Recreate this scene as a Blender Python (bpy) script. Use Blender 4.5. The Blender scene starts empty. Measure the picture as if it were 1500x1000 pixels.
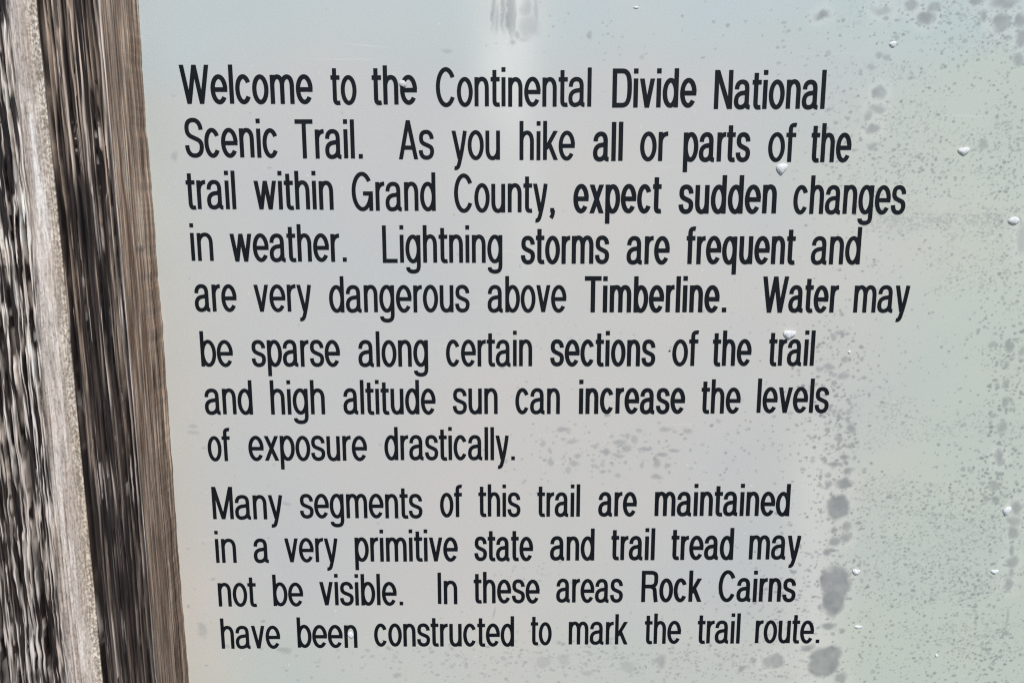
import bpy, math, random
import numpy as np
from mathutils import Vector

sc = bpy.context.scene
R = math.radians
# ------------------------------------------------------------ camera, sky, sun
F_PX = 1167.0            # focal length in pixels of a 1500 px wide frame (28 mm)
S = 0.0004               # metres per such pixel on the panel at the middle of the view
DIST = F_PX * S
PITCH = R(9.9)
cam_d = bpy.data.cameras.new('camera')
cam = bpy.data.objects.new('camera', cam_d)
sc.collection.objects.link(cam)
cam_d.sensor_width = 36.0
cam_d.lens = 36.0 * F_PX / 1500.0
cam_d.clip_start = 0.01
cam_d.clip_end = 200
cam.location = (0, -DIST * math.cos(PITCH), DIST * math.sin(PITCH))
cam.rotation_euler = (R(90) - PITCH, 0, 0)
sc.camera = cam

SUN_EL, SUN_AZ = 50.0, 13.0       # azimuth from the panel's own normal, minus is to the left
w = bpy.data.worlds.new('World'); sc.world = w; w.use_nodes = True
nt = w.node_tree
sky = nt.nodes.new('ShaderNodeTexSky'); sky.sky_type = 'NISHITA'; sky.sun_disc = False
sky.sun_elevation = R(SUN_EL); sky.sun_rotation = R(180 - SUN_AZ)
sky.altitude = 3400; sky.dust_density = 2.0; sky.air_density = 1.0
bg = nt.nodes['Background']; bg.inputs['Strength'].default_value = 0.12
nt.links.new(sky.outputs[0], bg.inputs['Color'])
sd = bpy.data.lights.new('sun', 'SUN'); so = bpy.data.objects.new('sun', sd)
sc.collection.objects.link(so)
sd.energy = 3.5; sd.angle = R(0.6); sd.color = (1.0, 0.955, 0.90)
el, az = R(SUN_EL), R(SUN_AZ)
to_sun = Vector((math.sin(az) * math.cos(el), -math.cos(az) * math.cos(el), math.sin(el)))
so.rotation_euler = to_sun.to_track_quat('Z', 'Y').to_euler()
so.location = to_sun * 3
sc.view_settings.view_transform = 'Standard'
sc.view_settings.look = 'None'
sc.view_settings.exposure = 0.12
sc.view_settings.gamma = 1.0
sc.view_settings.use_curve_mapping = False
sc.cycles.use_denoising = False       # fine wood fibre is lost otherwise
sc.cycles.filter_width = 1.2

# ------------------------------------------------------------ helpers
def on_plane(px, py, y=0.0):
    """where the view line through a photograph pixel meets the plane at depth y"""
    px = np.asarray(px, float); py = np.asarray(py, float)
    a = (px - 750.0); b = -(py - 500.0)
    c, s = math.cos(PITCH), math.sin(PITCH)
    dx, dy, dz = a, b * s + F_PX * c, b * c - F_PX * s
    t = (y - cam.location.y) / dy
    return cam.location.x + dx * t, cam.location.z + dz * t

rng = np.random.default_rng(11)
TAB = rng.random((512, 512))
def noise(u, v, k=0):
    """smooth value noise, 0..1, lattice cell 1"""
    u = u + 37.31 * k; v = v + 91.7 * k
    iu = np.floor(u).astype(np.int64); iv = np.floor(v).astype(np.int64)
    fu = u - iu; fv = v - iv
    fu = fu * fu * (3 - 2 * fu); fv = fv * fv * (3 - 2 * fv)
    g = lambda i, j: TAB[i % 512, j % 512]
    a = g(iu, iv) * (1 - fu) + g(iu + 1, iv) * fu
    b = g(iu, iv + 1) * (1 - fu) + g(iu + 1, iv + 1) * fu
    return a * (1 - fv) + b * fv
def fbm(u, v, k=0, n=3):
    s = 0; a = 1; t = 0
    for i in range(n):
        s = s + a * noise(u * 2 ** i, v * 2 ** i, k + i * 5); t += a; a *= .5
    return s / t
def sm(e0, e1, x):
    t = np.clip((x - e0) / (e1 - e0), 0, 1)
    return t * t * (3 - 2 * t)

def grid_mesh(name, P, smooth=True):
    """P: rows x cols x 3 -> mesh sheet"""
    n, m = P.shape[:2]
    me = bpy.data.meshes.new(name)
    me.vertices.add(n * m)
    me.vertices.foreach_set('co', P.reshape(-1).astype(np.float32))
    i = np.arange((n - 1) * (m - 1)); r = i // (m - 1); c = i % (m - 1)
    a = r * m + c
    q = np.stack([a, a + 1, a + m + 1, a + m], 1).astype(np.int32)
    me.loops.add(q.size); me.loops.foreach_set('vertex_index', q.reshape(-1))
    me.polygons.add(len(q))
    me.polygons.foreach_set('loop_start', np.arange(0, q.size, 4, dtype=np.int32))
    me.polygons.foreach_set('use_smooth', np.full(len(q), smooth))
    me.update(calc_edges=True)
    return me
def float_attr(me, name, arr):
    at = me.attributes.new(name, 'FLOAT', 'POINT')
    at.data.foreach_set('value', np.asarray(arr, np.float32).reshape(-1))
def link(name, me, mat=None, parent=None):
    o = bpy.data.objects.new(name, me)
    sc.collection.objects.link(o)
    if mat: me.materials.append(mat)
    if parent: o.parent = parent
    return o
def new_mat(name):
    m = bpy.data.materials.new(name); m.use_nodes = True
    return m, m.node_tree, m.node_tree.nodes['Principled BSDF']
def mixrgb(t, fac, a, b):
    n = t.nodes.new('ShaderNodeMix'); n.data_type = 'RGBA'
    for s, v in ((0, fac), (6, a), (7, b)):
        if hasattr(v, 'is_output'): t.links.new(v, n.inputs[s])
        elif s == 0: n.inputs[0].default_value = v
        else: n.inputs[s].default_value = (*v, 1)
    return n.outputs[2]
def attr(t, name):
    n = t.nodes.new('ShaderNodeAttribute'); n.attribute_name = name
    return n.outputs['Fac']

# ------------------------------------------------------------ materials
m_panel, t, b = new_mat('aged_plastic_sheet')
base = mixrgb(t, attr(t, 'yellowing'), (0.575, 0.562, 0.540), (0.560, 0.592, 0.510))
base = mixrgb(t, attr(t, 'sky_tint'), base, (0.535, 0.595, 0.605))  # bluish sky reflection painted into the sheet colour
base = mixrgb(t, attr(t, 'warmth'), base, (0.63, 0.588, 0.535))
base = mixrgb(t, attr(t, 'pale_marks'), base, (0.76, 0.745, 0.69))
tc = t.nodes.new('ShaderNodeTexCoord')
nz = t.nodes.new('ShaderNodeTexNoise'); nz.inputs['Scale'].default_value = 9; nz.inputs['Detail'].default_value = 4
t.links.new(tc.outputs['Object'], nz.inputs['Vector'])
rp = t.nodes.new('ShaderNodeMapRange'); rp.inputs[1].default_value = .35; rp.inputs[2].default_value = .7
t.links.new(nz.outputs[0], rp.inputs[0])
cl = mixrgb(t, rp.outputs[0], (0.94, 0.975, 0.975), (1.03, 1.0, 0.975))
mu = t.nodes.new('ShaderNodeMix'); mu.data_type = 'RGBA'; mu.blend_type = 'MULTIPLY'; mu.inputs[0].default_value = 1
t.links.new(base, mu.inputs[6]); t.links.new(cl, mu.inputs[7])
base = mixrgb(t, attr(t, 'stain'), mu.outputs[2], (0.20, 0.21, 0.215))
base = mixrgb(t, attr(t, 'ink'), base, (0.02, 0.02, 0.02))
t.links.new(base, b.inputs['Base Color'])
nz2 = t.nodes.new('ShaderNodeTexNoise'); nz2.inputs['Scale'].default_value = 30; nz2.inputs['Detail'].default_value = 5
t.links.new(tc.outputs['Object'], nz2.inputs['Vector'])
rr = t.nodes.new('ShaderNodeMapRange'); rr.inputs[3].default_value = .30; rr.inputs[4].default_value = .50
t.links.new(nz2.outputs[0], rr.inputs[0]); t.links.new(rr.outputs[0], b.inputs['Roughness'])
bp = t.nodes.new('ShaderNodeBump'); bp.inputs['Strength'].default_value = .04; bp.inputs['Distance'].default_value = .002
t.links.new(nz2.outputs[0], bp.inputs['Height']); t.links.new(bp.outputs[0], b.inputs['Normal'])

m_ink, t, b = new_mat('black_lettering')
tc = t.nodes.new('ShaderNodeTexCoord')
nz = t.nodes.new('ShaderNodeTexNoise'); nz.inputs['Scale'].default_value = 140; nz.inputs['Detail'].default_value = 3
t.links.new(tc.outputs['Object'], nz.inputs['Vector'])
t.links.new(mixrgb(t, nz.outputs[0], (0.002, 0.004, 0.007), (0.014, 0.016, 0.019)), b.inputs['Base Color'])
b.inputs['Roughness'].default_value = .45; b.inputs['Specular IOR Level'].default_value = .15

m_wood, t, b = new_mat('weathered_wood')
n = t.nodes.new('ShaderNodeVertexColor'); n.layer_name = 'wood'
t.links.new(n.outputs[0], b.inputs['Base Color'])
t.links.new(attr(t, 'gloss'), b.inputs['Roughness'])
b.inputs['Specular IOR Level'].default_value = .28

m_drop, t, b = new_mat('water')
b.inputs['Base Color'].default_value = (1, 1, 1, 1)
b.inputs['Transmission Weight'].default_value = .40
b.inputs['IOR'].default_value = 1.33
b.inputs['Roughness'].default_value = .06

# ------------------------------------------------------------ weathered wooden post
DEP = 0.042                                  # how far the post stands proud of the panel
XR = float(on_plane(240, 500)[0])            # the post's right side meets the panel here
NF, NS = 620, 150
Z0, Z1, NV = -0.34, 0.34, 1100
WIDTH = 0.125
arc = np.concatenate([np.linspace(-WIDTH, -0.0008, NF), np.linspace(0.0008, DEP + .03, NS)])  # along the section; 0 = arris
zz = np.linspace(Z0, Z1, NV)
U, Zm = np.meshgrid(arc, zz)
# section coordinate of the features, in photo pixels at mid height
UPX = np.where(U < 0, 190 + U / (S * (DIST - DEP) / DIST * 1.0), 190 + U / DEP * 50)
mm, zz_mm = U * 1000, Zm * 1000
# wandering of the grain along the post
wob = (fbm(mm / 16, zz_mm / 75, 1, 3) - .5) * 5.0
wobs = (fbm(mm / 11, zz_mm / 9, 2, 2) - .5) * 2.6
def streak(u, z, cell, length, k, n=3):
    s_ = 0; a_ = 1; t_ = 0
    for i in range(n):
        s_ = s_ + a_ * noise(u / cell * 2 ** i, z / length * 1.6 ** i, k + 3 * i); t_ += a_; a_ *= .62
    return s_ / t_
edge = UPX + (noise(zz_mm * 0 + 3.3, zz_mm / 60, 9) - .5) * 9
wA = 1 - sm(50, 66, edge - (zz_mm) * .05)            # dark streaky left part
wB = (1 - wA) * (1 - sm(80, 100, edge))
wC = sm(80, 100, edge) * (1 - sm(102.0, 103.4, UPX))
wE = sm(102.0, 103.4, UPX) * (U < 0)
wF = (U >= 0) * 1.0
wE = wE * (1 - wF)

def ridged(x): return 1 - np.abs(2 * x - 1)
gA = streak(mm + wob * .7 + wobs * .45, zz_mm, .95, 30, 3, 2)
gA2 = noise((mm + wob * .7 + wobs * .45) / .7, zz_mm / 12, 4)
gE = streak(mm + wob * .35 + wobs * .12, zz_mm, 1.1, 110, 5, 2)
gE2 = noise((mm + wob * .35 + wobs * .15) / .8, zz_mm / 60, 6)
gB = noise((mm + wob * .5) / 2.2, zz_mm / 60, 7)
gF = noise((mm + wob * .3) / .7, zz_mm / 30, 8)
gran = fbm(mm / .8, zz_mm / .9, 10, 2)
fib = noise(mm / .35, zz_mm / 3.5, 12)

def carve(g, lo, hi): return sm(lo, hi, g)
hA = -.9 * (1 - carve(gA, .38, .60)) - .45 * (1 - gA2)
hE = -1.0 * (1 - carve(gE, .40, .55)) - .5 * (1 - gE2)
hB = -.25 * gB - .22 * gran - .12 * fib + 0.5 * np.sin(np.clip((edge - 55) / 42, 0, 1) * math.pi)
hC = -.2 - .55 * gran
hF = -.5 * gF - .12 * fib
H = wA * hA + wB * hB + wC * hC + wE * hE + wF * hF        # mm
crackmask = np.zeros_like(H); Hc = np.zeros_like(H)
def crack(u0, wpx, depth, wander=3.0, seed=0, z_from=-1e9, z_to=1e9, per=70):
    """a drying check; u0 in pixels at mid height"""
    global H, crackmask, Hc
    c = u0 + (noise(zz_mm * 0 + seed * 7.7, zz_mm / per, seed) - .5) * 2 * wander
    ww = wpx * (.6 + .8 * noise(zz_mm * 0 + 1.1 * seed, zz_mm / 70, seed + 3))
    taper = sm(z_from, z_from + 30, zz_mm) * (1 - sm(z_to - 30, z_to, zz_mm))
    ww = np.maximum(ww * taper, .01)
    d = np.abs(UPX - c) / ww
    m = np.clip(1.15 - d, 0, 1) ** .8 * (taper > 0.02)
    H = H - depth * m
    Hc = Hc + depth * m
    crackmask = np.maximum(crackmask, m)
crack(108.5, 3.2, 20, .6, 1, per=300)
crack(140, 1.5, 8, 4, 2, z_to=130, per=120)
crack(153, 1.4, 8, 4, 3, z_from=-250, z_to=60, per=120)
crack(165, 2.0, 10, 4, 4, per=140)
crack(177, 1.7, 9, 3, 5, per=140)
crack(128, 1.3, 7, 4, 6, per=140)
crack(120, 1.1, 5, 3, 16, z_from=-60, per=140)
crack(185, 1.2, 3, 2, 15, z_to=40)
cr = random.Random(5)
for i in range(13):
    zc_ = cr.uniform(-200, 200); ln = cr.uniform(60, 190)
    crack(cr.uniform(113, 186), cr.uniform(.7, 1.15), cr.uniform(4, 7), 2.5, 100 + i, zc_ - ln / 2, zc_ + ln / 2, per=130)
for i in range(12):
    zc_ = cr.uniform(-200, 200); ln = cr.uniform(30, 110)
    crack(cr.uniform(-70, 62), cr.uniform(.8, 1.4), cr.uniform(3, 6), 3, 130 + i, zc_ - ln / 2, zc_ + ln / 2, per=110)
crack(20, 2.8, 16, 2.5, 7, z_to=70, per=160)
crack(50, 1.7, 7, 3, 8, z_from=-40, per=110)
crack(33, 1.2, 7, 3, 9, z_from=-140, per=150)
crack(62, 1.2, 3, 3, 10, z_to=-10, per=120)
crack(70, 1.0, 3, 3, 19, z_to=-60, per=120)
crack(-8, 1.4, 8, 3, 11, per=150)
crack(-50, 4.5, 24, 3, 12, z_to=20, per=200)
crack(3, 1.6, 8, 4, 22, z_to=120, per=150)
crack(-25, 1.6, 8, 4, 23, per=150)
crack(43, 1.3, 7, 4, 24, z_from=-30, per=150)
crack(-80, 3.0, 6, 5, 13)
crack(232, .9, 1.6, 2, 14, z_to=60)
crack(222, .7, 1.0, 3, 17, z_to=0)
crack(208, .6, .8, 3, 18, z_from=-120)
# small knot on the side
kx, kz = on_plane(213, 360, -0.02)
ku = DEP - .02
kd = np.sqrt(((U - ku) / .0036) ** 2 + ((Zm - float(kz)) / .0022) ** 2)
H = H + 0.5 * np.exp(-kd ** 2)
# raised pale lip along the arris
lip = np.exp(-((UPX - 188.5) / 2.2) ** 2) * (U < 0)
H = H + lip * (.5 + .9 * noise(zz_mm * 0 + 5, zz_mm / 14, 31))
# worn rounding of the arris and the far left edge, waviness of the whole front
H = H - 1.0 * np.exp(-np.abs(mm) / .9)
H = H + (noise(mm / 40, zz_mm / 130, 21) - .5) * 1.2
H = H * np.where(U > 0, sm(0, .002, U) * 1.0 + 0.0, 1) + np.where(U > 0, 0, 0)
side_wave = (fbm(zz_mm * 0 + 2, zz_mm / 45, 40, 3) - .5) * 1.6 + (fbm(zz_mm * 0 + 9, zz_mm / 7, 41, 3) - .5) * .9

X = np.where(U < 0, XR + U, XR + H / 1000 * wF + side_wave / 1000 * sm(.01, DEP, U))
Y = np.where(U < 0, -DEP - H / 1000, -DEP + U)
P = np.stack([X, Y, Zm], -1)
# close the section: left side, back
back = []
for x, y in ((XR - WIDTH - .001, -DEP + .004), (XR - WIDTH - .001, 0.03), (XR, 0.031)):
    back.append(np.stack([np.full(NV, x), np.full(NV, y), zz], -1))
left = np.stack([back[1], back[0]], 1)
P = np.concatenate([np.stack([back[2], back[1], back[0]], 1), P], 1)
post_me = grid_mesh('wooden_post', P)

# wood colour (measured along the surface, so the walls of the checks carry grain too)
mm0 = mm; mm = mm + Hc * .22
fib = noise(mm / .6, zz_mm / 5, 12)
def col(*c): return np.array(c)[None, None, :]
def mixc(f, a, b): return a * (1 - f[..., None]) + b * f[..., None]
pale = mixc(fbm(mm / 6, zz_mm / 40, 50, 3), col(.42, .335, .265), col(.86, .79, .73))
tan = mixc(sm(.25, .75, gran), col(.30, .24, .18), mixc(noise(mm / 3, zz_mm / 50, 63), col(.60, .48, .36), col(.76, .69, .60)))
dark = mixc(fbm(mm / 3, zz_mm / 60, 51, 3), col(.007, .006, .008), col(.045, .032, .026))
sA = .65 * streak(mm + wob * .7 + wobs * .45, zz_mm, .95, 30, 3, 2) + .35 * noise((mm + wob * .7 + wobs * .45) / .8, zz_mm / 12, 52)
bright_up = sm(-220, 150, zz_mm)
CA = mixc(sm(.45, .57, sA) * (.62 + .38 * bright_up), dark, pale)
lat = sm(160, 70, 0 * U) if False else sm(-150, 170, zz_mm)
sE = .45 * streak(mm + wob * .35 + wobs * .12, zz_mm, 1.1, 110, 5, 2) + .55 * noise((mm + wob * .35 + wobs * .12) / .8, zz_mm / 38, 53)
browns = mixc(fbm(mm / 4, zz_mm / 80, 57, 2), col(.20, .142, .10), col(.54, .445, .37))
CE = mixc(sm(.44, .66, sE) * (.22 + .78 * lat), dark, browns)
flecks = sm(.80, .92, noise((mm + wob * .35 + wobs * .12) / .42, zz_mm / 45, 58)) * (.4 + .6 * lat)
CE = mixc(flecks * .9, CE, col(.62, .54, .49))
spk = sm(.5, .8, fbm(mm / .75, zz_mm / 1.6, 66, 2))
CB = mixc(np.clip(sm(.35, .75, fbm((mm + wob) / 2.4, zz_mm / 45, 54, 3)) * .5 + .45 * spk + .25 * (1 - bright_up) * fib, 0, 1), pale * 1.12, col(.33, .265, .22))
CC = tan
fs = fbm((mm + wob * .3) / 1.2, zz_mm / 60, 55, 3)
CF = mixc(sm(.3, .7, fs) * .45 + .55 * sm(.25, .75, noise((mm + wob * .3 + wobs * .2) / 1.5, zz_mm / 30, 61)), col(.25, .148, .092), col(.82, .61, .455))
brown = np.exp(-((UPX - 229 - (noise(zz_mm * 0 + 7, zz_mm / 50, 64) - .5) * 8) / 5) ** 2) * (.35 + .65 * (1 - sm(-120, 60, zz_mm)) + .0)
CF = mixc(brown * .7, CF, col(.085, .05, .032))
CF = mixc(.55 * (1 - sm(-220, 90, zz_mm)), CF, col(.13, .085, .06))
CF = mixc(sm(.62, .9, noise((mm) / .5, zz_mm / 10, 56)) * .4, CF, col(.42, .35, .29))
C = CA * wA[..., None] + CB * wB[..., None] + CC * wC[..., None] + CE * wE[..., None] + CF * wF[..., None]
C = mixc(np.clip(lip * 1.1, 0, 1) * (.35 + .65 * noise(zz_mm * 0 + 5, zz_mm / 20, 60)), C, col(.55, .50, .46))
C = mixc(np.exp(-kd ** 2 * 1.5) * .6, C, col(.40, .34, .32))
C = mixc(np.exp(-((kd - 1.4) / .45) ** 2) * .4 * noise(mm / 2, zz_mm / 2, 68), C, col(.09, .06, .045))
fine1 = sm(.15, .85, noise((mm + wob * .7 + wobs * .45) / .46, zz_mm / 9, 140))
fine2 = sm(.15, .85, noise((mm + wob * .35 + wobs * .12) / .42, zz_mm / 20, 141))
amp = wA * (.40 + 1.15 * fine1) + wE * (.48 + 1.45 * fine2) + wF * (.50 + .70 * fine2) + wB * (.80 + .36 * fine1) + wC * (.75 + .45 * fine1)
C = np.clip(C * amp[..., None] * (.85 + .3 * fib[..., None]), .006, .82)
C = np.concatenate([np.tile(np.array([.12, .1, .085]), (NV, 3, 1)), C], 1)
ca = post_me.attributes.new('wood', 'FLOAT_COLOR', 'POINT')
ca.data.foreach_set('color', np.concatenate([C, np.ones(C.shape[:2] + (1,))], -1).astype(np.float32).reshape(-1))
G = .62 * np.ones_like(U) - .20 * wB - .14 * wA + .1 * wF + .25 * wE
float_attr(post_me, 'gloss', np.concatenate([np.full((NV, 3), .7), G], 1))
post = link('wooden_post', post_me, m_wood)
post['label'] = 'weathered grey brown wooden post with deep cracks along the left edge of the sign'
post['category'] = 'wooden post'

# ------------------------------------------------------------ sign panel
sign = bpy.data.objects.new('sign_panel', None)
sc.collection.objects.link(sign)
sign.location = (0, 0, 0)
sign.empty_display_size = .05
sign['label'] = 'pale grey plastic trail sign with black lettering and dark moisture specks beside the wooden post'
sign['category'] = 'sign'

xl, xr, zb, zt = XR - .006, 0.40, -.30, .30
DX = .00052
nx, nzv = int((xr - xl) / DX) + 1, int((zt - zb) / DX) + 1
gx, gz = np.linspace(xl, xr, nx), np.linspace(zb, zt, nzv)
GX, GZ = np.meshgrid(gx, gz)

def to_photo(x, z):
    c, s = math.cos(PITCH), math.sin(PITCH)
    dx = x - cam.location.x; dy = -cam.location.y; dz = z - cam.location.z
    d = dy * c - dz * s
    return 750 + F_PX * dx / d, 500 - F_PX * (dy * s + dz * c) / d
# stains are laid out in millimetres on the sheet; the measured list below is
# turned to sheet coordinates first
QX, QY = to_photo(GX, GZ)       # handy measuring coordinates on the sheet
wx = (fbm(GX * 1000 / 5, GZ * 1000 / 5, 70, 3) - .5)
wz = (fbm(GX * 1000 / 5, GZ * 1000 / 5, 80, 3) - .5)
stain = np.zeros_like(GX); ink = np.zeros_like(GX)
def blob(cx, cy, rx, ry, a=.6, soft=.35, warp=.7, rot=0.0, into=None):
    x, z = on_plane(cx, cy); k = float(on_plane(cx + 1, cy)[0] - x)
    rx, ry = rx * k, ry * k * 1.0
    m = 1.5 * max(rx, ry) + .003
    i0, i1 = np.searchsorted(gx, [x - m, x + m]); j0, j1 = np.searchsorted(gz, [z - m, z + m])
    if i1 <= i0 or j1 <= j0: return
    sl = (slice(j0, j1), slice(i0, i1))
    wsz = min(min(rx, ry) * warp * 2, .0042)
    X_ = GX[sl] - x + wx[sl] * wsz; Z_ = GZ[sl] - z + wz[sl] * wsz
    if rot:
        X_, Z_ = X_ * math.cos(rot) + Z_ * math.sin(rot), -X_ * math.sin(rot) + Z_ * math.cos(rot)
    d = np.sqrt((X_ / rx) ** 2 + (Z_ / ry) ** 2)
    f = a * (1 - sm(1 - soft, 1 + soft, d)) * (1 + .6 * wx[sl])
    T = stain if into is None else into
    T[sl] = np.maximum(T[sl], f)

BLOBS = [  # centre, radii, strength
 (1227,742,18,20,.62),(1236,707,14,7,.6),(1213,709,5,7,.5),(1222,775,5,5,.5),(1241,771,6,6,.45),(1238,786,9,8,.5),(1224,793,9,7,.5),
 (1212,809,6,6,.55),(1223,853,22,26,.66),(1221,878,17,25,.66),(1215,917,9,6,.5),(1233,923,4,4,.5),(1206,970,23,24,.62),(1216,957,16,12,.6),
 (1232,993,9,9,.45),(1183,948,9,5,.5),(1137,967,13,11,.5),(1124,969,9,8,.45),(1102,967,4,4,.5),(1087,980,6,5,.45),(966,968,9,9,.4),
 (1246,627,6,9,.5),(1228,643,5,6,.5),(1218,653,4,3,.5),(1249,654,4,5,.45),(1212,629,4,4,.45),(1206,671,5,3,.5),(1239,668,6,4,.5),
 (1225,680,9,4,.55),(1206,676,4,4,.45),(1212,694,4,4,.5),(1242,691,5,7,.5),(1230,610,4,5,.5),(1241,612,3,4,.5),(1202,698,3,5,.5),(1222,602,4,5,.4),
 (1203,23,11,6,.5),(1292,16,13,7,.33),(1335,8,9,8,.42),(1357,27,11,9,.45),(1368,12,8,7,.42),(1471,4,19,8,.45),(1466,34,12,14,.45),
 (1496,30,8,10,.42),(1496,55,8,11,.45),(1442,24,6,8,.4),(1430,3,9,5,.4),(1287,135,9,10,.4),(1285,160,12,6,.38),(1280,190,11,7,.42),
 (1271,170,6,6,.36),(1275,98,6,5,.32),(1278,215,7,5,.35),(1492,90,7,8,.35),(1442,213,7,8,.3),(1300,82,6,4,.3),(1288,80,6,4,.3),
 (1479,508,5,9,.48),(1453,505,6,5,.4),(1474,562,4,8,.42),(1473,590,4,9,.42),(1496,515,4,7,.4),(1475,535,4,6,.4),
 (1468,623,7,8,.45),(1465,650,4,4,.5),(1464,671,6,11,.5),(1464,695,6,3,.5),(1457,712,8,6,.38),(1447,730,6,4,.36),(1460,730,5,5,.5),
 (1489,743,7,10,.5),(1485,762,8,7,.4),(1485,779,7,11,.48),(1482,822,8,8,.48),(1483,806,3,9,.42),(1482,838,4,9,.4),(1478,855,7,9,.46),
 (1235,550,8,5,.42),(1214,537,9,4,.4),(1200,538,5,4,.36),(1238,527,5,4,.4),(1222,562,4,4,.36),(1222,494,4,4,.36),(1243,590,4,4,.4),
 (1498,350,9,22,.30),(1474,925,6,4,.4),(1475,905,2,16,.32),
 (825,630,8,5,.36),(838,646,7,4,.32),(806,675,4,7,.36),(841,678,7,4,.34),(890,660,5,6,.40),(908,648,9,4,.36),(905,667,9,3,.34),
 (919,656,6,5,.34),(945,657,11,2.6,.42),(970,665,8,3,.42),(987,659,8,2.6,.38),(961,676,4,9,.42),(977,681,5,4,.36),(883,691,6,3,.36),
 (903,697,5,3,.34),(962,698,8,3,.36),(974,630,8,4,.32),(1008,631,8,4,.30),(795,650,4,5,.3),(848,668,5,3,.3),(832,688,4,5,.28),(936,630,4,3,.3),
 (930,644,4,6,.28),(918,638,6,3,.3),(940,680,4,4,.3),
 (257,228,5,8,.22),(283,623,6,3,.24),(284,633,7,3,.2),(296,922,6,10,.26),(417,952,8,5,.30),(421,737,6,3,.22),(312,848,4,3,.25),(276,888,3,2,.3),
 (655,76,8,3,.22),(864,54,4,4,.35),(865,50,3,5,.3),(1066,38,2.4,2.4,.45),(940,82,4,3,.22),(1139,70,3,2,.4),(1065,37,2,2,.4),(860,985,9,4,.22),(582,989,7,4,.3),
 (795,970,10,9,.22),(824,965,8,8,.2),(920,976,9,7,.2),
]
for q in BLOBS: blob(*q[:4], min(.7, q[4] * (1.3 if q[0] > 1190 and q[1] < 230 else 1.12)), soft=min(.5, 4.0 / min(q[2], q[3])), warp=1.1)
# the crusty drip mark at the top edge
for q in ((722,12,3,26,.34),(737,14,4,30,.34),(747,16,5,38,.42),(752,28,3,24,.36),(770,14,10,12,.26),(775,40,15,14,.22),(728,28,3,18,.26),(786,20,3,24,.2),(757,52,4,6,.3),(749,62,4,3,.34),(766,56,8,4,.18)):
    blob(q[0], q[1], q[2], q[3], q[4] * 1.35, soft=.6, warp=1.2)
blob(981, 514, 1.7, 1.7, .95, .4, .2, into=ink)
blob(724, 897, 1.2, 9, .35, .5, .3, rot=-.22)

# fields of specks: centre, spread, number, size range
rs = random.Random(4)
FIELDS = [
 (1380,500,110,420,900,.8,1.9,.42),(1330,180,70,150,330,.8,2.2,.42),(1440,170,50,130,330,.8,2.2,.42),
 (1400,325,85,10,330,.8,1.8,.34),(1390,250,90,30,230,.8,2.2,.4),(1340,235,60,25,120,.9,2.6,.42),
 (1225,560,34,60,190,1.2,3.2,.42),(1222,660,32,55,210,1.2,3.2,.45),(1205,850,40,60,260,1.2,3.0,.42),
 (1320,745,70,28,380,.8,2.0,.42),(1420,740,50,40,240,.9,2.6,.42),(1310,850,60,35,330,.8,2.0,.42),(1420,850,45,30,280,.9,2.4,.42),
 (1430,955,50,35,420,.9,2.6,.44),(1290,950,50,30,180,.8,2.0,.38),(1475,400,18,60,110,1.0,2.4,.42),(1470,540,22,70,190,1.2,3.2,.42),
 (1465,680,24,60,170,1.2,3.0,.44),(1478,230,22,50,140,1.1,2.8,.42),(1460,40,40,40,130,1.1,3.2,.4),(1340,30,60,30,120,1.1,3.0,.4),
 (1240,170,25,60,70,1.1,2.8,.36),(1300,330,40,60,60,.9,1.9,.34),(1120,970,80,16,260,.9,2.4,.34),(950,968,110,16,420,.9,2.8,.26),(800,965,60,18,140,.9,2.6,.22),
 (900,660,90,26,200,1.2,3.0,.30),(1120,650,60,35,80,1.0,2.2,.36),(1130,870,50,45,130,1.0,2.4,.30),(1050,895,80,14,60,.9,2.0,.26),
 (790,840,40,12,60,.9,2.2,.22),(830,500,60,20,50,.9,2.0,.20),(800,560,40,30,30,.9,2.4,.2),(1150,480,60,40,70,.9,2.2,.30),
 (540,975,80,18,90,1.0,3.2,.22),(670,970,60,18,110,1.0,3.0,.24),(330,850,40,100,22,1.0,3.0,.22),(700,500,400,400,170,.9,2.2,.22),
 (1000,45,140,40,40,1.0,2.4,.32),(860,40,50,30,25,1.0,2.2,.28),(1170,60,50,50,40,1.0,2.6,.34),
]
for (cx, cy, sx, sy, n_, r0, r1, a_) in FIELDS:
    for i in range(int(n_ * (1.0 if cx > 1150 else .85))):
        px = rs.gauss(cx, sx); py = rs.gauss(cy, sy)
        if not (225 < px < 1540 and -40 < py < 1040): continue
        r = r0 + (r1 - r0) * rs.random() ** 2.2
        blob(px, py, r * rs.uniform(.8, 1.5), r * rs.uniform(.7, 1.1), a_ * 1.36 * rs.uniform(.55, 1.15), .35, 1.0)
# smeared wipe bands of fine haze of specks
fine = sm(.62, .80, noise(GX * 1000 / 1.1, GZ * 1000 / .9, 90)) * sm(.45, .7, fbm(GX * 1000 / 40, GZ * 1000 / 12, 92, 3)) * sm(1150, 1350, QX)
stain = np.maximum(stain, fine * .30)

smear = sm(.45, .75, noise(GX * 1000 / 1.6, GZ * 1000 / 1.1, 120)) * np.exp(-((QY - 322 + (QX - 1390) * .02) / 9) ** 2) * sm(1270, 1310, QX) * (1 - sm(1450, 1500, QX))
stain = np.maximum(stain, smear * .34)
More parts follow.
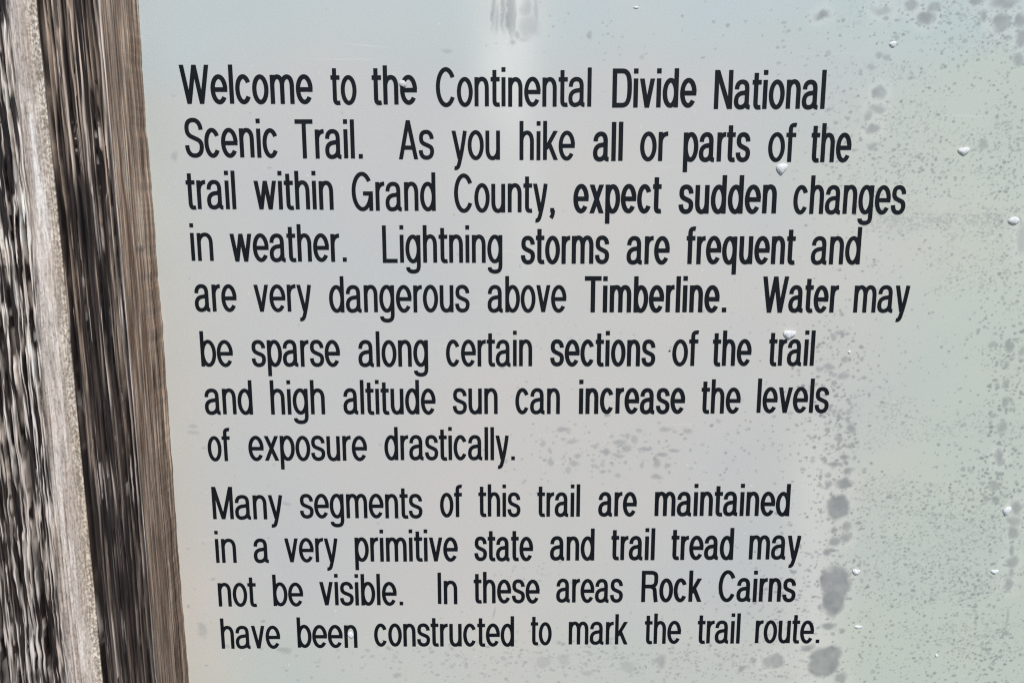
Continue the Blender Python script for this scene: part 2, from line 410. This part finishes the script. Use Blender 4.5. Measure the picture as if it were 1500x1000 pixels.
# pale dried water marks round the larger stains and a pale band below the drip mark
halo = np.zeros_like(GX)
for (cx, cy, rx, ry, a_) in BLOBS:
    if rx * ry > 60 and cx > 1000: blob(cx, cy, rx + 9, ry + 9, .28, .5, .5, into=halo)
pale_band = np.exp(-((QX - 742 + (fbm(GX * 0 + 4, GZ * 1000 / 60, 95, 2) - .5) * 30) / 52) ** 2) * (1 - sm(40, 330, QY)) * .9
pale_band2 = np.exp(-((QX - 770) / 30) ** 2) * (1 - sm(150, 560, QY)) * .30
colw = np.exp(-((QX - 1195) / 38) ** 2) * sm(560, 720, QY) * .38
scr = np.zeros_like(GX)
for i in range(26):
    blob(rs.uniform(300, 1480), rs.uniform(5, 990), rs.uniform(12, 55), rs.uniform(.5, .9), rs.uniform(.15, .4), .8, .4, rot=rs.gauss(0, .05), into=scr)
for i in range(90):
    blob(rs.uniform(260, 1480), rs.uniform(5, 990), rs.uniform(.8, 1.6), rs.uniform(.8, 1.6), rs.uniform(.3, .8), .5, .8, into=scr)
pale_map = np.clip(np.maximum.reduce([pale_band * (.6 + .6 * noise(GX * 1000 / 18, GZ * 1000 / 40, 96)), pale_band2, halo, colw, scr]), 0, 1)
yel = sm(1050, 1420, QX + (fbm(GX * 8, GZ * 8, 97, 3) - .5) * 300) * .95 + .55 * sm(860, 1020, QY + (fbm(GX * 9, GZ * 9, 98, 3) - .5) * 160) + .30 * (1 - sm(225, 330, QX)) + .40 * (1 - sm(40, 130, QY))
sky_cool = np.clip((1 - sm(20, 150, QY + (fbm(GX * 10, GZ * 10, 110, 3) - .5) * 160)) * .62 + (1 - sm(215, 360, QX)) * (1 - sm(300, 700, QY)) * .35, 0, 1) * (1 - pale_band)  # mask of the painted sky reflection, along the top and upper left
warm = np.clip(np.exp(-((QX - 800 + (fbm(GX * 10, GZ * 6, 111, 3) - .5) * 400) / 190) ** 2) * sm(120, 300, QY) * .55 + np.exp(-((QX - 285) / 60) ** 2) * sm(250, 500, QY) * .5, 0, .9)
TH = .006
board_me = grid_mesh('board', np.stack([GX, np.zeros_like(GX), GZ], -1), False)
# thickness: the sheet's four edges and back as a box behind the face
nv0 = len(board_me.vertices)
float_attr(board_me, 'stain', np.clip(stain, 0, 1)); float_attr(board_me, 'ink', ink)
float_attr(board_me, 'sky_tint', sky_cool); float_attr(board_me, 'warmth', warm); float_attr(board_me, 'pale_marks', pale_map); float_attr(board_me, 'yellowing', np.clip(yel, 0, 1))
import bmesh
bm = bmesh.new(); bm.from_mesh(board_me)
bv = [bm.verts.new(p) for p in ((xl, 0, zb), (xr, 0, zb), (xr, 0, zt), (xl, 0, zt), (xl, TH, zb), (xr, TH, zb), (xr, TH, zt), (xl, TH, zt))]
for f in ((0, 4, 5, 1), (1, 5, 6, 2), (2, 6, 7, 3), (3, 7, 4, 0), (5, 4, 7, 6)):
    bm.faces.new([bv[i] for i in f])
bm.to_mesh(board_me); bm.free()
board = link('board', board_me, m_panel, sign)

# ------------------------------------------------------------ lettering
XH = .745
def sel(cx, cy, rx, ry, a0, a1, n=40, e=2.0):
    """super-ellipse arc, degrees"""
    out = []
    for i in range(n + 1):
        a = R(a0 + (a1 - a0) * i / n); c, s = math.cos(a), math.sin(a)
        out.append((cx + rx * math.copysign(abs(c) ** (2 / e), c), cy + ry * math.copysign(abs(s) ** (2 / e), s)))
    return out
def bez(*p, n=14):
    out = []
    for i in range(0, len(p) - 1, 3):
        a, b_, c, d = p[i:i + 4]
        for k in range(n + (i + 3 >= len(p) - 1)):
            q = k / n; r = 1 - q
            out.append(tuple(r ** 3 * a[j] + 3 * r * r * q * b_[j] + 3 * r * q * q * c[j] + q ** 3 * d[j] for j in (0, 1)))
    return out
def glyph(ch, W, h):
    """centre-line strokes of one letter, cap height 1, outline width W, half stroke h.
    'P' polyline with square ends, 'D' straight diagonal cut level at its ends"""
    L, Rr, M = h, W - h, W / 2
    y0, yx, yc = h - .012, XH - h + .012, 1 - h
    cy, ry, rx = (y0 + yx) / 2, (yx - y0) / 2, (Rr - L) / 2
    CY, RY = .5, .5 - h + .012
    def arch(a, b_, top=yx, dy=.24):
        m_ = a + (b_ - a) * .52
        return bez((a, top - dy), (a, top - dy * .4), (a + (m_ - a) * .45, top), (m_, top), (m_ + (b_ - m_) * .6, top), (b_, top - dy * .35), (b_, top - dy), (b_, top - dy - .1), (b_, .1), (b_, 0))
    def ess(T, t0):
        mid = (T + t0) / 2; q = (T - t0)
        return bez((Rr - .005, T - q * .27), (Rr - .01, T - q * .1), (M + rx * .55, T), (M, T), (M - rx * .7, T), (L + .012, T - q * .10), (L + .012, T - q * .24),
                   (L + .012, T - q * .42), (M - rx * .5, mid + q * .05), (M, mid), (M + rx * .6, mid - q * .06), (Rr, t0 + q * .42), (Rr, t0 + q * .255),
                   (Rr, t0 + q * .09), (M + rx * .6, t0), (M, t0), (M - rx * .65, t0), (L + .004, t0 + q * .11), (L, t0 + q * .29))
    bowl = ('P', sel(M, cy, rx, ry, 90, 450, 56), True)
    stem = lambda x, a, b_: ('P', [(x, a), (x, b_)])
    if ch == 'o': return [bowl]
    if ch == 'c': return [('P', sel(M, cy, rx, ry, 33, 325))]
    if ch == 'C': return [('P', sel(M, CY, rx, RY, 34, 326, 56))]
    if ch == 'G': return [('P', sel(M, CY, rx, RY, 36, 345, 56)), ('P', [(M + .02, .45), (Rr + h, .45)]), stem(Rr, .45, 0)]
    if ch == 'e': return [('P', sel(M, cy, rx, ry, 4, 322, 50)), ('P', [(L, cy - .005), (Rr + h * .9, cy - .005)])]
    if ch == 'n': return [stem(L, 0, XH), ('P', arch(L, Rr))]
    if ch == 'h': return [stem(L, 0, 1), ('P', arch(L, Rr))]
    if ch == 'm': return [stem(L, 0, XH), ('P', arch(L, M)), ('P', arch(M, Rr))]
    if ch == 'u': return [stem(Rr, 0, XH), ('P', [(2 * M - x, yx + y0 - y + (XH - yx - y0 if y < .05 else 0)) for x, y in arch(L, Rr)])]
    if ch == 'r': return [stem(L, 0, XH), ('P', bez((L, yx - .26), (L, yx - .06), (L + (W - L) * .5, yx), (W, yx)))]
    if ch == 't': x = W * .42; return [('P', bez((x, .93), (x, .7), (x, .3), (x, .17), (x, y0 + .03), (x + .03, y0), (W - .07, y0), (W - .04, y0), (W - .02, y0), (W, y0 + .003))), ('P', [(0, XH - h * .9), (W, XH - h * .9)])]
    if ch == 'f': x = W * .42; return [('P', bez((x, 0), (x, .3), (x, .6), (x, .82), (x, yc - .02), (x + .03, yc + .005), (W - .03, yc + .005), (W - .02, yc + .005), (W - .01, yc + .005), (W, yc + .003))), ('P', [(0, XH - h * .9), (W, XH - h * .9)])]
    if ch == 'i': return [stem(L, 0, XH), ('P', [(L, 1 - 2.1 * h), (L, 1)])]
    if ch in 'lI': return [stem(L, 0, 1)]
    if ch == 'a':
        Ra = Rr - .03
        return [('P', bez((L + .008, XH - .235), (L + .01, XH - h - .03), (L + .09, yx), (M - .01, yx), (Ra - .04, yx), (Ra, yx - .06), (Ra, yx - .2), (Ra, .4), (Ra, .3), (Ra, .15), (Ra, y0 + .02), (Ra + .02, y0), (W, y0))),
                ('P', bez((Ra, .47), (Ra - .03, .40), (M, .42), (M - .04, .40), (L + .05, .375), (L, .32), (L, .21), (L, .08), (L + .06, y0), (L + .12, y0), (Ra - .06, y0), (Ra, .13), (Ra, .24)))]
    if ch == 's': return [('P', ess(yx, y0))]
    if ch == 'S': return [('P', ess(yc + .012, y0))]
    if ch == 'd': return [bowl, stem(Rr, 0, 1)]
    if ch == 'b': return [bowl, stem(L, 0, 1)]
    if ch == 'p': return [bowl, stem(L, -.275, XH)]
    if ch == 'q': return [bowl, stem(Rr, -.275, XH)]
    if ch == 'g': return [bowl, ('P', bez((Rr, XH), (Rr, .5), (Rr, .2), (Rr, -.05), (Rr, -.2), (M + .1, -.29 + h), (M, -.29 + h), (M - .1, -.29 + h), (L + .01, -.24 + h), (L + .01, -.12)))]
    if ch == 'v': return [('D', [(L, XH), (M, 0)]), ('D', [(Rr, XH), (M, 0)])]
    if ch == 'w': q = (Rr - L) / 4; return [('D', [(L, XH), (L + q, 0)]), ('D', [(L + 2 * q, XH), (L + q, 0)]), ('D', [(L + 2 * q, XH), (L + 3 * q, 0)]), ('D', [(Rr, XH), (L + 3 * q, 0)])]
    if ch == 'W': q = (Rr - L) / 4; return [('D', [(L, 1), (L + q, 0)]), ('D', [(L + 2 * q, 1), (L + q, 0)]), ('D', [(L + 2 * q, 1), (L + 3 * q, 0)]), ('D', [(Rr, 1), (L + 3 * q, 0)])]
    if ch == 'y': return [('D', [(L, XH), (M + .005, .02)]), ('P', bez((Rr + .003, XH - .002), (M + .08, .25), (M + .04, .1), (M, -.07), (M - .03, -.2), (M - .06, -.275 + h), (L + .015, -.265 + h)))]
    if ch == 'x': return [('D', [(L, XH), (Rr, 0)]), ('D', [(Rr, XH), (L, 0)])]
    if ch == 'k': return [stem(L, 0, 1), ('D', [(Rr - .01, XH), (L + .02, .27)]), ('D', [(L + rx * .75, .43), (Rr, 0)])]
    if ch == 'D': return [stem(L, 0, 1), ('P', bez((L, yc), (L + .05, yc), (M - .06, yc), (M, yc), (Rr - .02, yc), (Rr, .75), (Rr, .5), (Rr, .25), (Rr - .02, h), (M, h), (M - .06, h), (L + .05, h), (L, h)))]
    if ch == 'N': return [stem(L, 0, 1), stem(Rr, 0, 1), ('D', [(L + .01, 1), (Rr - .01, 0)])]
    if ch == 'M': return [stem(L, 0, 1), stem(Rr, 0, 1), ('D', [(L + .01, 1), (M, 0)]), ('D', [(Rr - .01, 1), (M, 0)])]
    if ch == 'T': return [('P', [(0, yc), (W, yc)]), stem(M, 0, 1)]
    if ch == 'A': return [('D', [(L, 0), (M, 1)]), ('D', [(Rr, 0), (M, 1)]), ('P', [(L + .05, .30), (Rr - .05, .30)])]
    if ch == 'L': return [stem(L, 0, 1), ('P', [(L, h), (W, h)])]
    if ch == 'R': return [stem(L, 0, 1), ('P', bez((L, yc), (L + .05, yc), (M - .02, yc), (M, yc), (Rr + .0, yc), (Rr, .88), (Rr, .745), (Rr, .60), (Rr, .50), (M, .50), (M - .02, .50), (L + .05, .5), (L, .5))),
                          ('P', bez((M + .02, .50), (Rr - .02, .47), (Rr - .04, .40), (Rr - .02, .2), (Rr - .01, .12), (Rr, .05), (Rr + .01, 0)))]
    if ch == '.': return [stem(L, 0, 2.1 * h)]
    if ch == ',': return [stem(L, 0, 2.1 * h), ('P', bez((L + h * .45, h), (L + h * .5, -.03), (L + h * .1, -.10), (L - h * .6, -.15)))]
    raise ValueError(ch)
WID = dict(W=.74, e=.425, c=.405, o=.41, m=.60, t=.235, h=.375, C=.52, n=.37, a=.42, D=.50, v=.385, d=.405, N=.475, S=.475, T=.465, r=.235, s=.39,
           A=.49, y=.385, u=.37, k=.385, p=.405, f=.24, w=.58, G=.55, g=.405, x=.385, q=.405, L=.40, b=.405, M=.56, R=.49)
ROUND_L, ROUND_R = set('ocedgqCGaSs'), set('ocebpCDSs')
DIAG = set('vwyWAxTtfkr')
def side(ch, left):
    if ch in DIAG: return .012 if not (ch in 'kr' and left) else .034
    if ch in (ROUND_L if left else ROUND_R): return .010
    return .034
def strip(pts, hw, closed):
    """left and right outlines of a stroke of half width hw"""
    p = np.array(pts, float)
    if closed and np.allclose(p[0], p[-1]): p = p[:-1]
    keep = [0]
    for i in range(1, len(p)):
        if np.linalg.norm(p[i] - p[keep[-1]]) > 1e-5: keep.append(i)
    p = p[keep]
    if closed: d = np.roll(p, -1, 0) - np.roll(p, 1, 0)
    else: d = np.gradient(p, axis=0)
    d /= np.linalg.norm(d, axis=1)[:, None]
    nrm = np.stack([-d[:, 1], d[:, 0]], 1)
    return p + nrm * hw, p - nrm * hw
jit = random.Random(8)
def add_word(bm, word, x0, x1, z0, cap, slope, wt):
    """one word set on the sheet: left and right end, baseline, cap height in metres"""
    h = wt * .455
    pos, x = [], 0.0
    for i, ch in enumerate(word):
        W = WID.get(ch, 2 * h if ch not in '.,' else 2.1 * h)
        if i: x += side(word[i - 1], False) + side(ch, True) + (.03 if ch in '.,' else 0)
        pos.append((ch, x, W)); x += W
    target = (x1 - x0) / cap
    fixed = sum(W for ch, _, W in pos if ch in 'lIi.,')
    k = (target - fixed) / (x - fixed)
    cx = 0.0; last = None
    for ch, ox, W in pos:
        if last is not None: cx += (ox - last) * k
        Wn = W if ch in 'lIi.,' else W * k
        dz = jit.uniform(-.006, .006)
        for kk, st in enumerate(glyph(ch, Wn, h)):
            lay = -.00022 - .00001 * (kk + (2 if len(word) % 2 else 0)) - .000004 * jit.random()
            if st[0] == 'D':
                (ax, ay), (bx_, by_) = st[1]
                hx = h * math.hypot(bx_ - ax, by_ - ay) / abs(by_ - ay)
                lft, rgt = np.array([(ax - hx, ay), (bx_ - hx, by_)]), np.array([(ax + hx, ay), (bx_ + hx, by_)])
                closed = False
            else:
                closed = len(st) > 2
                lft, rgt = strip(st[1], h, closed)
            def vs(arr, y):
                return [bm.verts.new((x0 + (cx + a) * cap, y, z0 + (b_ + dz) * cap + (cx + a) * cap * slope)) for a, b_ in arr]
            l1, r1, l0, r0 = vs(lft, lay), vs(rgt, lay), vs(lft, -.00003), vs(rgt, -.00003)
            n_ = len(l1); rngi = range(n_ if closed else n_ - 1)
            for i in rngi:
                j = (i + 1) % n_
                bm.faces.new((l1[i], r1[i], r1[j], l1[j]))
                bm.faces.new((l0[i], l1[i], l1[j], l0[j])); bm.faces.new((r1[i], r0[i], r0[j], r1[j]))
            if not closed:
                bm.faces.new((l0[0], r0[0], r1[0], l1[0])); bm.faces.new((l1[-1], r1[-1], r0[-1], l0[-1]))
        cx += Wn; last = ox + W
LINES = [
 (57.0, [('Welcome',265.6,459.1,152,.127),('to',485.5,523,153,.12),('the',545.5,611.5,153.2,.125),('Continental',639,866,156,.118),('Divide',896.6,1019.6,157.5,.132),('National',1045.4,1207.5,159.7,.128)]),
 (57.0, [('Scenic',272.5,409,230.7,.12),('Trail.',433.9,532,232,.12),('As',584.5,636.1,233,.115),('you',662,732.5,234,.112),('hike',761,842,234.4,.114),('all',868.4,911.9,235.8,.128),('or',937.1,977.6,235.6,.122),('parts',1000.4,1098,236.8,.128),('of',1124.1,1164,237,.118),('the',1186.5,1245.6,237.4,.122)]),
 (56.2, [('trail',274.6,346.6,306.2,.115),('within',373.6,489.1,306.8,.118),('Grand',516.1,638.5,308.6,.115),('County,',665.5,812,310.9,.115),('expect',839.6,968,312,.132),('sudden',993.5,1136.4,312.8,.132),('changes',1161,1325,313.4,.12)]),
 (54.6, [('in',281,313.4,381.6,.11),('weather.',338.6,508.4,383,.118),('Lightning',560.9,736,384.6,.115),('storms',763,892,386.2,.126),('are',917.5,980.5,386.8,.126),('frequent',1004.5,1163.4,386.8,.13),('and',1187.1,1259,386.9,.12)]),
 (52.8, [('are',286.4,347.9,456,.115),('very',373.4,457.1,456.3,.112),('dangerous',482.9,688.1,457,.115),('above',714.4,829.6,457,.115),('Timberline.',856,1063.9,457.2,.134),('Water',1115.4,1226.4,457.4,.128),('may',1249.5,1330,457.5,.118)]),
 (51.6, [('be',295.4,342.5,536.4,.112),('sparse',369.5,499,536.4,.116),('along',525.5,627.5,536.4,.116),('certain',653.6,779.5,536,.114),('sections',805.9,959.5,535.9,.126),('of',984.1,1021.6,535.8,.12),('the',1042.9,1099.9,535.5,.124),('trail',1125,1191.6,535.5,.122)]),
 (50.0, [('and',301.1,371,606.4,.114),('high',397.4,476.6,606.4,.116),('altitude',503.6,638.6,606.2,.116),('sun',663.5,729.1,605.7,.114),('can',754.9,820,605.8,.116),('increase',847.9,1003,605.5,.13),('the',1026.4,1084,605,.122),('levels',1108,1212.9,604.2,.124)]),
 (48.2, [('of',305.6,338.6,674.5,.112),('exposure',365,538.4,674,.116),('drastically.',563.6,754.5,673.3,.116)]),
 (47.0, [('Many',312.5,415.1,759.8,.116),('segments',440,619.1,758.2,.116),('of',644.9,677,756.4,.116),('this',701,762.4,756,.116),('trail',787,849.4,755.8,.118),('are',876.1,932.5,755.2,.124),('maintained',958.6,1155.9,755,.128)]),
 (46.6, [('in',317,347,823.4,.11),('a',372.5,394,823,.115),('very',418.1,495.5,822.4,.112),('primitive',520.4,671,821.4,.118),('state',695,781,820.6,.12),('and',805.6,870.4,820,.122),('trail',895,958.6,819.4,.124),('tread',982.6,1073.5,819,.126),('may',1096.6,1171.5,818.6,.12)]),
 (45.6, [('not',320.9,376.4,887.4,.112),('be',401,445.1,886.8,.114),('visible.',469.1,591,885.6,.118),('In',641.6,670.1,883.8,.116),('these',694.1,790.6,882.4,.118),('areas',814.6,912.1,881.4,.118),('Rock',939.1,1027,880.7,.128),('Cairns',1051.6,1164.6,880.4,.126)]),
 (44.0, [('have',325.1,411.5,948.8,.114),('been',436.4,524,947.6,.118),('constructed',548.6,753.1,945.6,.118),('to',777.4,808,943.6,.114),('mark',832.9,919,942.8,.116),('the',943.9,997,941.7,.116),('trail',1021,1083.1,941.4,.118),('route.',1105.6,1200,941,.118)]),
]
ORD = ['first', 'second', 'third', 'fourth', 'fifth', 'sixth', 'seventh', 'eighth', 'ninth', 'tenth', 'eleventh', 'last']
for (cap, words), nth in zip(LINES, ORD):
    for wd, a, b_, yb, wt in words:
        bm = bmesh.new()
        xa, za = on_plane(a, yb); xb, zb_ = on_plane(b_, yb)
        xm, zm = on_plane((a + b_) / 2, yb); _, zc = on_plane((a + b_) / 2, yb - cap)
        add_word(bm, wd, float(xa), float(xb), float(zm), float(zc - zm), 0.0, wt)
        bmesh.ops.recalc_face_normals(bm, faces=bm.faces[:])
        me = bpy.data.meshes.new('printed_word'); bm.to_mesh(me); bm.free()
        o = link('printed_word', me, m_ink, sign)
        o['label'] = 'black printed word ' + wd.strip('.,') + ' in the ' + nth + ' line'

# ------------------------------------------------------------ water droplets on the sheet
def droplet(px, py, wd, ht, label, lean=0.0, tail=0.0, seed=0):
    x, z = on_plane(px, py); k = float(on_plane(px + 1, py)[0] - x)
    rx, rz = wd / 2 * k * .97, ht / 2 * k * .97
    rr_ = random.Random(seed)
    n_, rings = 36, 9
    ph = [rr_.uniform(0, 6.28) for _ in range(3)]
    bm = bmesh.new(); rows = []
    for i in range(rings + 1):
        q = i / rings                                   # 0 rim, 1 crown
        row = []
        for j in range(n_):
            a = 2 * math.pi * j / n_; c, s = math.cos(a), math.sin(a)
            f = math.cos(q * math.pi / 2)
            wob_ = 1 + f ** 2 * (.10 * math.sin(2 * a + ph[0]) + .10 * math.sin(3 * a + ph[1]))
            # broad shoulders above, rounded belly hanging below
            wx_ = c * (1.0 if s > 0 else (1 - .45 * s * s)) * wob_
            wz_ = (s * .72 if s > 0 else s * 1.1) * wob_
            row.append(bm.verts.new((rx * (wx_ * f + lean * wz_ * f), -min(rx, rz) * .6 * math.sin(q * math.pi / 2) ** .8 - .00002, rz * (wz_ * f - .22 * q))))
            if i == rings: break
        rows.append(row)
    for i in range(rings - 1):
        for j in range(n_):
            bm.faces.new((rows[i][j], rows[i][(j + 1) % n_], rows[i + 1][(j + 1) % n_], rows[i + 1][j]))
    for j in range(n_):
        bm.faces.new((rows[rings - 1][j], rows[rings - 1][(j + 1) % n_], rows[rings][0]))
    bm.faces.new(rows[0][::-1])
    bmesh.ops.recalc_face_normals(bm, faces=bm.faces[:])
    for f in bm.faces: f.smooth = len(f.verts) < 6
    me = bpy.data.meshes.new('water_droplet'); bm.to_mesh(me); bm.free()
    o = link('water_droplet', me, m_drop)
    o.location = (float(x), 0, float(z))
    o['label'] = label; o['category'] = 'droplet'; o['group'] = 'water droplets on the sign'
DROPS = [
 (1308,64,12,9,'small bright droplet in the upper right corner, highest of the droplets right of the text'),
 (1412,220,17,13,'broad bright droplet right of the second text line, level with the word the'),
 (1145,245,17,17,'round bottomed bright droplet hanging under the word of in the second line'),
 (1485,322,16,13,'broad droplet at the right edge of the sign beside the word changes'),
 (1156,488,18,15,'large bright droplet on top of the word trail in the sixth line'),
 (1244,515,5,5,'tiny bright droplet just right of the word trail in the sixth line'),
 (1475,746,13,14,'bright leaning droplet at the right edge among grey smudges, level with the word maintained'),
 (1254,836,11,10,'small bright droplet touching the right side of the biggest grey stain'),
 (1457,836,11,8,'small flat droplet low at the right edge, left of a long thin grey smudge'),
 (1257,917,12,6,'faint flat droplet right of the word route in the last line'),
 (1372,959,5,5,'tiny bright droplet near the bottom right corner, lowest of the droplets'),
 (590,122,11,12,'bright droplet on the letter e of the in the first line'),
 (514,928,9,12,'small bright droplet on the last letter of been in the bottom line'),
 (932,11,8,4,'tiny pale droplet at the top edge above the word Divide'),
]
for i, (px, py, wd, ht, lab) in enumerate(DROPS):
    droplet(px, py, wd, ht, lab, lean=.25 if px == 1475 else 0, seed=i)
